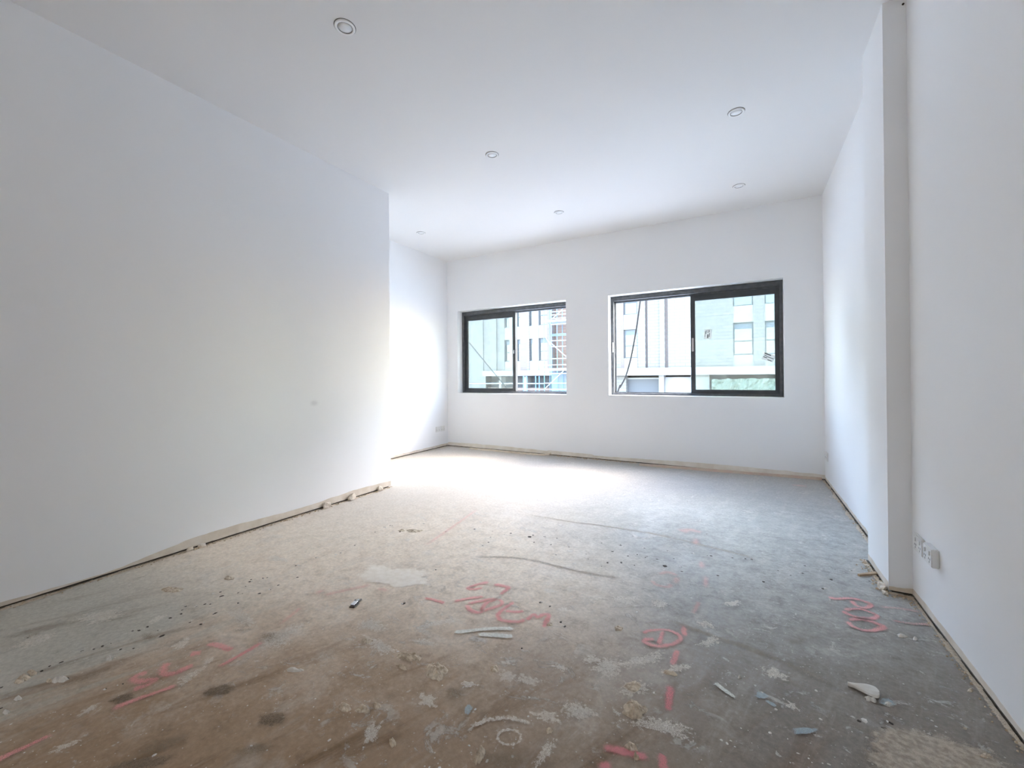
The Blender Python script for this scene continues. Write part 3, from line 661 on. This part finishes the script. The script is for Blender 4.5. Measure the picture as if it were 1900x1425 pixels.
# drilled pits left by old carpet grippers
pits = []
def pit(u, v, r=.006): p = at(u, v); pits.append((p.x, p.y, r))
for (u, v) in [(1302, 985)] * 0 + [(x / 2.5, 880 + y / 2.5) for x, y in ((5, 990), (95, 948), (150, 918), (230, 890), (285, 872), (195, 912), (310, 948), (225, 960), (435, 812), (380, 820), (510, 855), (560, 812), (620, 808), (475, 798), (515, 785), (615, 727), (645, 725), (685, 707), (750, 750), (732, 725), (790, 667), (840, 648), (845, 630), (860, 613), (910, 613), (950, 603), (975, 603), (998, 645), (880, 688), (932, 696), (985, 555), (1022, 547), (1030, 565), (1105, 550), (1125, 553), (1105, 597), (1203, 553), (1160, 498), (1140, 520), (1165, 488), (1290, 515), (1220, 482), (1240, 480), (1372, 424), (1465, 388), (1560, 372), (1580, 365), (1645, 330), (1740, 268), (1780, 245), (1810, 238), (1855, 265), (570, 973), (130, 758), (0, 1088), (490, 995), (1650, 595), (1875, 597), (1380, 478), (1255, 535))] + \
        [(700 + x / 2.714, 900 + y / 2.714) for x, y in ((40, 212), (75, 205), (115, 235), (235, 195), (345, 235), (490, 222), (580, 232), (570, 262), (560, 288), (470, 282), (530, 305), (672, 243), (695, 325), (840, 260), (905, 268), (790, 288), (875, 300), (1020, 283), (965, 312), (900, 352), (1052, 348), (1062, 372), (1130, 292), (1225, 302), (1185, 335), (1262, 357), (1310, 350), (1160, 392), (1296, 403), (1130, 410), (1345, 318), (135, 597), (870, 611), (820, 592), (925, 690), (945, 712), (728, 822), (295, 427), (1230, 390), (640, 250), (1350, 365))] + \
        [(1100 + x / 3.393, 800 + y / 3.393) for x, y in ((175, 718), (123, 758), (222, 786), (280, 778), (342, 788), (325, 737), (405, 806), (510, 803), (470, 753), (180, 830), (262, 844), (92, 828), (560, 856), (560, 882), (625, 770), (720, 783), (745, 785), (880, 798), (960, 803), (1000, 808), (787, 909), (687, 825), (597, 443), (717, 648), (1167, 878), (1245, 908), (1320, 895), (1336, 848), (1525, 871), (1630, 879), (1075, 948), (1448, 992), (1500, 935), (1742, 945))]:
    pit(u, v, random.choice((.004, .005, .007)))
pit(1100 + 455 / 3.393, 800 + 849 / 3.393, .014); pit(983, 996, .014); pit(989, 993, .008); pit(123, 1260, .010); pit(40, 1259, .010); pit(1594, 1338, .007); pit(1603, 1335, .006); pit(1641, 1351, .007); pit(1655, 1343, .005); pit(1650, 1340, .005)
crumbs('drilled_pit', pits, PITM, label='scattered dark nail holes and chips', flat=.12)
# pale chip rims beside the larger holes
rim = [(x + random.uniform(-.012, .012), y + random.uniform(-.012, .012), random.uniform(.003, .007)) for x, y, r in pits if random.random() < .45]
crumbs('chip_rim', rim, PLASTW, label='pale chipped rims around the nail holes', flat=.3)

# ------------------------------------------------------------------ loose things on the floor
# putty paddle
p0 = at(1573, 1273); p1 = at(1632, 1291); d = (p1 - p0); L_ = d.length; d.normalize(); s = Vector((-d.y, d.x, 0))
V = []; Fc = []; n = 22; k = 10
for i in range(n + 1):
    t = i / n; wd = .004 + .026 * (math.sin(min(1, t * 1.02) * math.pi * .62) ** 1.6) if t < .97 else .012; wd *= (1 if t < .85 else math.sqrt(max(0.02, 1 - ((t - .85) / .16) ** 2)))
    c = p0 + d * L_ * t
    for j in range(k):
        a = 2 * math.pi * j / k; V.append(tuple(c + s * wd * math.cos(a) + Vector((0, 0, .0075 + .0070 * math.sin(a) + .0012 * noise.noise(c * 60)))))
for i in range(n):
    for j in range(k): Fc.append((i * k + j, i * k + (j + 1) % k, (i + 1) * k + (j + 1) % k, (i + 1) * k + j))
Fc.append(tuple(range(k))[::-1]); Fc.append(tuple(n * k + j for j in range(k)))
me = bpy.data.meshes.new('putty_slug'); me.from_pydata(V, [], Fc); me.update()
tag(link('putty_slug', me, PLASTW), 'fat cream paddle-shaped slug of hardened putty in the right foreground', 'putty')
# timber offcut beside the nib
a = at(1593, 1069); b = at(1628, 1065); dd = (b - a); ang = math.atan2(dd.y, dd.x)
m = MB().box((-dd.length / 2, -.011, 0), (dd.length / 2, .011, .010)); m.bevel(.0015, 1)
for v_ in m.bm.verts:
    if v_.co.x < -dd.length / 2 + .02: v_.co.y *= .5
o = m.build('timber_offcut', WOOD); o.location = ((a + b) / 2); o.rotation_euler = (0, 0, ang)
tag(o, 'short raw timber sliver lying against the foot of the nib', 'wood')
# crumpled foil fitting
c = at(657, 1124); root = empty('metal_clip', (c.x, c.y, 0)); root.rotation_euler = (0, 0, .35)
m = MB().box((-.013, -.020, .0), (.013, .020, .006)); m.bevel(.002, 1); m.build('base', mat('dark_clip_plastic', (.05, .04, .035), .5), root)
m = MB().box((-.010, -.016, .006), (.010, .016, .0075)); m.bevel(.0006, 1)
for v_ in m.bm.verts: v_.co.z += .006 * (v_.co.y / .016) ** 2
m.build('bright_plate', mat('bright_clip_metal', (.75, .76, .78), .25, .8), root)
m = MB().bar((.004, .018, .006), (.008, .046, .004), .0045).bar((-.008, .02, .005), (-.014, .036, .004), .005); m.build('prong', mat('prong_metal', (.16, .15, .14), .4, .5), root)
m = MB().bar((.0, .018, .008), (.002, .034, .008), .005); m.build('sleeve', mat('grey_sleeve', (.5, .52, .53), .4), root)
tag(root, 'small crushed metal clip lying alone on the tan concrete', 'clip')
# small flake far right of the pits and slivers
# loose batten at the back wall
def batten(name, uv0, uv1, th, hgt, material, label, curl=0, yoff=.0):
    a = at(*uv0); b = at(*uv1); a.y = min(a.y, YB - .02 - yoff); b.y = min(b.y, YB - .02 - yoff)
    d = b - a; L = d.length; n = 14; V = []; Fc = []; s = Vector((-d.y, d.x, 0)).normalized()
    for i in range(n + 1):
        t = i / n; c = a + d * t; lift = curl * max(0, (t - .9) / .1) ** 1.5; w_ = th * (1 + .1 * noise.noise(c * 3))
        for q, zz in ((-.5, 0), (.5, 0), (.5, hgt), (-.5, hgt)): V.append(tuple(c + s * q * w_ + Vector((0, 0, zz + lift))))
    for i in range(n):
        for j in range(4): Fc.append((i * 4 + j, i * 4 + (j + 1) % 4, i * 4 + 4 + (j + 1) % 4, i * 4 + 4 + j))
    Fc.append((3, 2, 1, 0)); Fc.append(tuple(n * 4 + j for j in range(4)))
    me = bpy.data.meshes.new(name); me.from_pydata(V, [], Fc); me.update()
    return tag(link(name, me, material), label, 'batten')
batten('timber_batten', (872, 833), (1022, 847), .030, .018, RAW, 'long thin pale batten lying along the foot of the back wall under the left window', curl=.03, yoff=.022)
PB = mat('pink_board_edge', (.62, .46, .38), .85, bump=(60, .4, .002), vary=(20, (.62, .52, .42)))
batten('board_strip', (1186, 864), (1524, 890), .014, .026, PB, 'long pinkish tan board strip along the foot of the back wall under the right window', yoff=-.008)
# crumbs of foam and plaster piled along the wall feet
ch = []
random.seed(5)
for _ in range(420):
    y = random.uniform(.3, YL1); ch.append((XL1 + .004 + abs(random.gauss(0, .016)), y, random.uniform(.002, .006)))
for _ in range(240):
    ch.append((XR - .004 - abs(random.gauss(0, .014)), random.uniform(.9, YN), random.uniform(.0015, .0045)))
for _ in range(90):
    ch.append((XN - .004 - abs(random.gauss(0, .02)), random.uniform(YN - .05, YS), random.uniform(.002, .007)))
for _ in range(90):
    ch.append((random.uniform(XN, XR), YN - .004 - abs(random.gauss(0, .02)), random.uniform(.002, .005)))
for _ in range(200):
    ch.append((XR - .004 - abs(random.gauss(0, .012)), random.uniform(YS, YB), random.uniform(.002, .006)))
for _ in range(120):
    ch.append((random.uniform(-2.2, -1.1), YB - .006 - abs(random.gauss(0, .02)), random.uniform(.003, .009)))
o = crumbs('plaster_crumbs', ch, mat('crumb_plaster', (.60, .50, .38), .9, vary=(40, (.45, .34, .22))), parent=None, flat=.9)
tag(o, 'cream and tan plaster crumbs strewn along the feet of the walls', 'debris')
def chunk(x, y, r, hh, label=None, cat='rubble', group=None, sd=0):
    bm = bmesh.new(); bmesh.ops.create_icosphere(bm, subdivisions=2, radius=1)
    for v_ in bm.verts:
        k_ = 1 + .45 * noise.noise(v_.co * 1.3 + Vector((sd, 0, 0))) + .2 * noise.noise(v_.co * 3 + Vector((sd, 4, 0)))
        v_.co = Vector((v_.co.x * r * k_, v_.co.y * r * 1.6 * k_, max(0, (v_.co.z + .6) * hh * .62 * k_)))
    me = bpy.data.meshes.new('foam_chunk'); bm.to_mesh(me); bm.free()
    o = link('foam_chunk', me, RAW2); o.location = (x, y, 0); tag(o, label, cat, group); return o
for i, (u, v, r, hh, lb) in enumerate(((596, 940, .020, .045, 'cream foam chunk at the foot of the left wall, third from its far end'), (640, 925, .022, .05, 'cream foam chunk at the foot of the left wall, second from its far end'),
                                       (697, 909, .016, .04, 'cream foam chunk nearest the far end of the left wall'), (375, 1015, .014, .022, 'small broken foam chunk midway along the foot of the left wall'),
                                       (350, 1021, .012, .024, 'small brownish foam chunk left of the midway one at the left wall'))):
    p = at(u, v); chunk(max(p.x, XL1 + .022), p.y, r, hh, lb, 'rubble', 'foam chunks along the left wall', i * 3.1)
for i, (u, v, r, hh, lb) in enumerate(((1641, 1094, .016, .028, 'dark brown rubble bit at the near corner of the nib'), (1646, 1103, .010, .015, 'small rubble bit just in front of the nib corner'))):
    p = at(u, v); chunk(min(p.x, XN - .02), p.y, r, hh, lb, 'rubble', None, i + 20)

# mark on the left wall and hole at the top of the nib
def wall_smudge():
    n = 28; c = atp(583, 748, 0, XL1); V = []; A = []; Fc = []
    for k_ in range(4):
        t = 1 - k_ / 4
        for i in range(n):
            a_ = 2 * math.pi * i / n; V.append((XL1 + .0006, c.y +   .045 * t * math.cos(a_), c.z + .030 * t * math.sin(a_))); A.append(min(1, k_ / 4 * 1.4))
    V.append((XL1 + .0006, c.y, c.z)); A.append(1)
    for k_ in range(3):
        for i in range(n): j = (i + 1) % n; Fc.append((k_ * n + i, k_ * n + j, (k_ + 1) * n + j, (k_ + 1) * n + i))
    for i in range(n): Fc.append((3 * n + i, 3 * n + (i + 1) % n, 4 * n))
    fade_mesh('smudge', V, Fc, A, film('grey_smudge', (.55, .55, .57), strength=.38, nscale=20, edge=.95, nz_amt=.3), 'round grey smudge on the white wall', wl1)
wall_smudge()
hp = atp(1675.5, 8, 1, YN)
m = MB(); m.lathe([(0, -.001), (.0045, -.001), (.0045, .004), (0, .004)], n=14); o = m.build('screw_hole', PITM, wn_)
o.rotation_euler = (math.pi / 2, 0, 0); o.location = (hp.x, YN + .001, hp.z)

# ------------------------------------------------------------------ outside
YD = 28.0
def brickmat(name, c1, c2, mortar):
    m = bpy.data.materials.new(name); m.use_nodes = True; nt = m.node_tree; b = nt.nodes['Principled BSDF']; b.inputs['Roughness'].default_value = .85
    tc = nt.nodes.new('ShaderNodeTexCoord'); mp = nt.nodes.new('ShaderNodeMapping'); mp.inputs['Rotation'].default_value = (math.radians(90), 0, 0)
    br = nt.nodes.new('ShaderNodeTexBrick'); br.inputs['Scale'].default_value = 1; br.inputs['Brick Width'].default_value = .6; br.inputs['Row Height'].default_value = .2; br.inputs['Mortar Size'].default_value = .018
    br.inputs['Color1'].default_value = (*c1, 1); br.inputs['Color2'].default_value = (*c2, 1); br.inputs['Mortar'].default_value = (*mortar, 1)
    nt.links.new(tc.outputs['Object'], mp.inputs['Vector']); nt.links.new(mp.outputs['Vector'], br.inputs['Vector']); nt.links.new(br.outputs['Color'], b.inputs['Base Color']); return m
BC = brickmat('cream_brick', (0.122, 0.110, 0.099), (0.112, 0.102, 0.091), (0.086, 0.078, 0.070)); BP = brickmat('pink_brick', (0.106, 0.080, 0.069), (0.096, 0.072, 0.064), (0.102, 0.086, 0.077)); BB = brickmat('brown_brick', (0.096, 0.054, 0.038), (0.109, 0.064, 0.048), (0.109, 0.083, 0.064))
REND = mat('white_render', (0.160, 0.152, 0.143), .8); LEDGE = mat('pale_ledge', (0.179, 0.173, 0.163), .8)
FRM = mat('far_window_frame', (0.032, 0.035, 0.038), .5); BLIND = mat('far_window_blind', (0.058, 0.064, 0.074), .6); DARKG = mat('garage_shadow', (0.064, 0.064, 0.070), .8); DOOR = mat('grey_garage_door', (.038, .037, .040), .6)
PANE = bpy.data.materials.new('far_pane'); PANE.use_nodes = True; b_ = PANE.node_tree.nodes['Principled BSDF']; b_.inputs['Base Color'].default_value = (.05, .058, .065, 1); b_.inputs['Roughness'].default_value = .05; b_.inputs['Specular IOR Level'].default_value = .5
HEDGE = mat('dark_hedge', (0.064, 0.077, 0.054), .9, bump=(12, 1, .05), vary=(9, (0.115, 0.128, 0.102)))
BLUE = mat('blue_scaffold_paint', (0.077, 0.141, 0.256), .5); GALV = mat('pale_galvanised_tube', (0.269, 0.294, 0.320), .5, .1); DECK = mat('pale_scaffold_deck', (0.320, 0.314, 0.301), .7); MESHM = mat('grey_site_mesh', (0.102, 0.115, 0.134), .8)
bld = empty('apartment_building', (0, YD, -3))
def bpart(name, a, b, material, parent=None):
    # a, b in world coordinates
    o = MB().box((a[0], a[1] - YD, a[2] + 3), (b[0], b[1] - YD, b[2] + 3)).build(name, material, parent or bld); return o
# columns of windows: x0, x1, list of (z0, z1)
cols = [(-22.6, -21.5, 0), (-19.9 - .6, -19.9, 9), (-16.34, -15.88, 1), (-15.28, -14.95, 1), (-14.18, -13.91, 1), (-13.41, -12.70, 1), (-7.12, -6.23, 2), (-.65, .39, 2), (.96, 2.0, 2), (3.2, 4.2, 2), (6.0, 7.0, 2), (8.0, 9.0, 2)]
rowsA = [(2.2, 3.88), (4.83, 6.6), (7.6, 9.4)]; rowsB = [(2.2, 4.11), (5.09, 7.0), (8.0, 9.9)]
TOP = 11.3; ZL = 1.52
edges = [-34.0]
piers = []
x = -34.0
for x0, x1, k_ in cols:
    if k_ in (0, 9): continue
    piers.append((x, x0)); x = x1
piers.append((x, 16.0))
for a_, b_ in piers:
    # split long stretches where the photograph shows vertical joints
    cuts = [a_] + [c_ for c_ in (-19.2, -18.3, -17.6, -17.0, -16.68, -14.40, -12.31, -11.2, -9.2, -7.32, -6.15, -5.69, -5.56, -4.80, -4.49, -4.31, -2.70, -1.23, .94) if a_ + .05 < c_ < b_ - .05] + [b_]
    for c0, c1 in zip(cuts, cuts[1:]):
        mid = (c0 + c1) / 2; mtl = BC; dy = 0
        if -14.95 < mid < -14.40 or -12.70 < mid < -12.31 or -5.69 < mid < -5.56 or -4.49 < mid < -4.31 or -7.32 < mid < -7.12: mtl = BP
        if -12.31 < mid < -9.3: mtl = BB; dy = .5
        if -13.91 < mid < -13.4 or -15.88 < mid < -15.28: mtl = REND
        if -6.15 < mid < -5.69 or -4.80 < mid < -4.49 or -17.6 < mid < -17: dy = -.12
        if -5.69 < mid < -5.56 or -4.49 < mid < -4.31: dy = .12
        if -18.3 < mid < -17.6: dy = .08
        bpart('wall_pier', (c0, YD + dy, ZL), (c1, YD + .75, TOP), mtl)
def fwin(x0, x1, z0, z1, halfbar=True):
    m = MB(); t_ = .07; y = .16
    ring(m, x0, x1, z0 + 3, z1 + 3, y, y + .08, t_, t_, t_, t_)
    if halfbar: m.box((x0 + t_, y, (z0 + z1) / 2 + 3 - .16), (x1 - t_, y + .08, (z0 + z1) / 2 + 3 - .10))
    f = m.build('window', FRM, bld)
    MB().box((x0 + .03, y + .05, z0 + 3.03), (x1 - .03, y + .07, z1 + 2.97)).build('pane', PANE, f)
    MB().box((x0 + .06, y + .02, z1 + 3 - .36), (x1 - .06, y + .045, z1 + 2.94)).build('blind', BLIND, f)
for x0, x1, k_ in cols:
    if k_ in (0, 9): continue
    rows = rowsA if k_ == 1 else rowsB; zz = ZL
    for z0, z1 in rows:
        bpart('spandrel', (x0, YD + .04, zz), (x1, YD + .75, z0), REND); fwin(x0, x1, z0, z1); zz = z1
    bpart('spandrel', (x0, YD + .04, zz), (x1, YD + .75, TOP), REND)
bpart('roof_slab', (-34.2, YD - .2, TOP), (16.2, YD + 9, TOP + .3), REND)
bpart('interior_wall', (-34, YD + 1.2, -3), (16, YD + 1.5, TOP), DARKG)
bpart('ledge', (-18.04, YD - .5, 1.10), (-11.9, YD + .8, ZL - .02), LEDGE); bpart('ledge', (-11.3, YD - .5, 1.05), (16, YD + .8, ZL), LEDGE)
bpart('ledge', (-34, YD - .06, -.1), (-18.04, YD + .8, ZL), BC)
# ground storey
for x0, x1, mtl, dy in ((-34, -18.6, BC, 0), (-18.6, -18.04, REND, 0), (-16.9, -16.7, REND, .1), (-14.7, -14.4, REND, .1), (-11.9, -7.01, BC, .1), (-4.89, -4.58, REND, 0), (-3.0, -1.95, REND, .05), (5.2, 5.5, REND, 0), (9, 16, BC, 0)):
    bpart('ground_pier', (x0, YD + dy, -3), (x1, YD + .8, 1.05), mtl)
bpart('garage_door', (-7.01, YD + .5, -3), (-4.89, YD + .6, .86), DOOR)
bpart('garage_lintel', (-7.01, YD + .42, .80), (-4.89, YD + .5, .90), REND)
bpart('curtain_wall', (-4.58, YD + .45, -3), (-3.0, YD + .5, .92), mat('pale_curtain', (.20, .19, .20), .8))
bpart('dado_wall', (-18.0, YD + .2, -3), (-11.9, YD + .3, .20), BB)
tag(bld, 'pale brick apartment building across the street seen through both windows', 'building')
m = MB(); bm = m.bm
bmesh.ops.create_grid(bm, x_segments=60, y_segments=24, size=1)
for v_ in bm.verts:
    x_ = v_.co.x * 3.4 + 1.6; z_ = v_.co.y * 1.85 - 1.05
    v_.co = Vector((x_, YD - .45 + .22 * noise.noise(Vector((x_ * 2, z_ * 2, 0))) + .1 * noise.noise(Vector((x_ * 7, z_ * 7, 0))), z_ + .08 * noise.noise(Vector((x_ * 3, z_ * 3, 3)))))
e = bmesh.ops.extrude_face_region(bm, geom=bm.faces[:]); bmesh.ops.translate(bm, verts=[g for g in e['geom'] if isinstance(g, bmesh.types.BMVert)], vec=(0, .35, 0))
tag(m.build('hedge', HEDGE), 'dark clipped hedge behind the lower right of the right window', 'hedge')
# street
struct(MB().box((-60, 5.6, -3.2), (40, 60, -3.0)).build('street_ground', mat('pale_street', (.60, .60, .59), .9)), 'pale street surface below the windows')
# scaffold in front of the brown bay
sc = empty('scaffold', (-12.3, 26.3, -3))
def W1p(X, Y, D=26.3):
    p = atp(840 + X / 6.787, 540 + Y / 6.787, 1, D); return Vector((p.x + 12.3, p.y - 26.3, p.z + 3))
def tube(name, a, b, r, mtl): return MB().bar(a, b, r, 6).build(name, mtl, sc)
for X in (1150, 1245, 1315, 1440, 1550):
    p = W1p(X, 600)
    for dy in (0, .95): tube('standard', (p.x, p.y + dy, 0), (p.x, p.y + dy, 12.0 if dy == 0 else 11.5), .028, BLUE)
xl = W1p(1150, 600).x; xr = W1p(1700, 600).x
for Y, mt_ in ((260, GALV), (300, GALV), (345, GALV), (420, GALV), (545, BLUE), (562, BLUE), (625, GALV), (700, GALV), (852, GALV), (930, GALV), (1040, GALV), (1160, GALV), (1237, GALV)):
    p = W1p(1300, Y); x0 = xl if Y > 900 or Y == 552 else W1p(1240, Y).x
    tube('ledger', (x0, p.y - .03, p.z), (xr, p.y - .03, p.z), .034, mt_)
for Y0, Y1 in ((362, 398), (972, 1005)):
    a = W1p(1160, Y1); b = W1p(1300, Y0)
    MB().box((xl, -.1, a.z), (xr, 1.05, b.z)).build('deck', DECK, sc)
for q in (((1170, 1225), (1400, 1005)), ((1225, 640), (1430, 825)), ((1265, 345), (1380, 240)), ((1165, 570), (1250, 700))):
    tube('brace', W1p(*q[0]) + Vector((0, -.06, 0)), W1p(*q[1]) + Vector((0, -.06, 0)), .032, GALV)
a = W1p(1165, 1235); b = W1p(1420, 1008)
MB().box((a.x, 1.05, 0), (xr, 1.1, b.z)).build('site_mesh', MESHM, sc)
tag(sc, 'blue and galvanised tube scaffold with pale decks in front of brown brick bay', 'scaffold')
# blue railing below the ledge
rl = empty('site_railing', (-14.5, 26.8, -3))
def rp(X, Y): p = atp(840 + X / 6.787, 540 + Y / 6.787, 1, 26.8); return Vector((p.x + 14.5, 0, p.z + 3))
for X in (890, 932, 1045, 1090): 
    p = rp(X, 1100); MB().bar((p.x, 0, 0), (p.x, 0, rp(X, 1070).z), .04, 6).build('post', BLUE, rl)
for Y, r_ in ((1165, .04), (1235, .04)):
    MB().bar((rp(190, Y).x, -.05, rp(900, Y).z), (rp(1150, Y).x, -.05, rp(900, Y).z), r_, 6).build('rail', GALV, rl)
tag(rl, 'blue posts and pale rails seen at the bottom of the left window', 'railing')
# cable hanging outside the right window and a stay outside the left one
def cable(name, pts, r, mtl, label):
    cu = bpy.data.curves.new(name, 'CURVE'); cu.dimensions = '3D'; cu.bevel_depth = r; cu.bevel_resolution = 2
    s_ = cu.splines.new('POLY'); P = smooth_path(pts); s_.points.add(len(P) - 1)
    for i, p in enumerate(P): s_.points[i].co = (*p, 1)
    cu.materials.append(mtl)
    tmp = bpy.data.objects.new(name, cu); C.objects.link(tmp); bpy.context.view_layer.update()
    me = bpy.data.meshes.new_from_object(tmp); bpy.data.objects.remove(tmp)
    o = bpy.data.objects.new(name, me); C.objects.link(o)
    return tag(o, label, 'cable')
CAB = mat('black_cable_sheath', (.025, .025, .025), .9, spec=.05)
cable('hanging_cable', [atp(1120 + x / 5.278, 500 + y / 5.278, 1, 5.6) for x, y in ((400, 60), (375, 180), (357, 320), (330, 520), (300, 700), (262, 890), (215, 1050), (165, 1150), (120, 1260))] + [Vector((-2.1, 5.7, -1.0)), Vector((-2.3, 5.9, -3.0))], .010, CAB, 'thin dark cable hanging outside the left half of the right window')
cable('stay_wire', [atp(840 + x / 6.787, 540 + y / 6.787, 1, 7.5) for x, y in ((60, 480), (200, 640), (370, 850), (540, 1055), (660, 1200), (760, 1320))] + [Vector((-.9, 7.5, -3.0))], .011, mat('grey_wire', (.03, .03, .03), .9, spec=.05), 'straight grey stay wire running diagonally outside the left window')
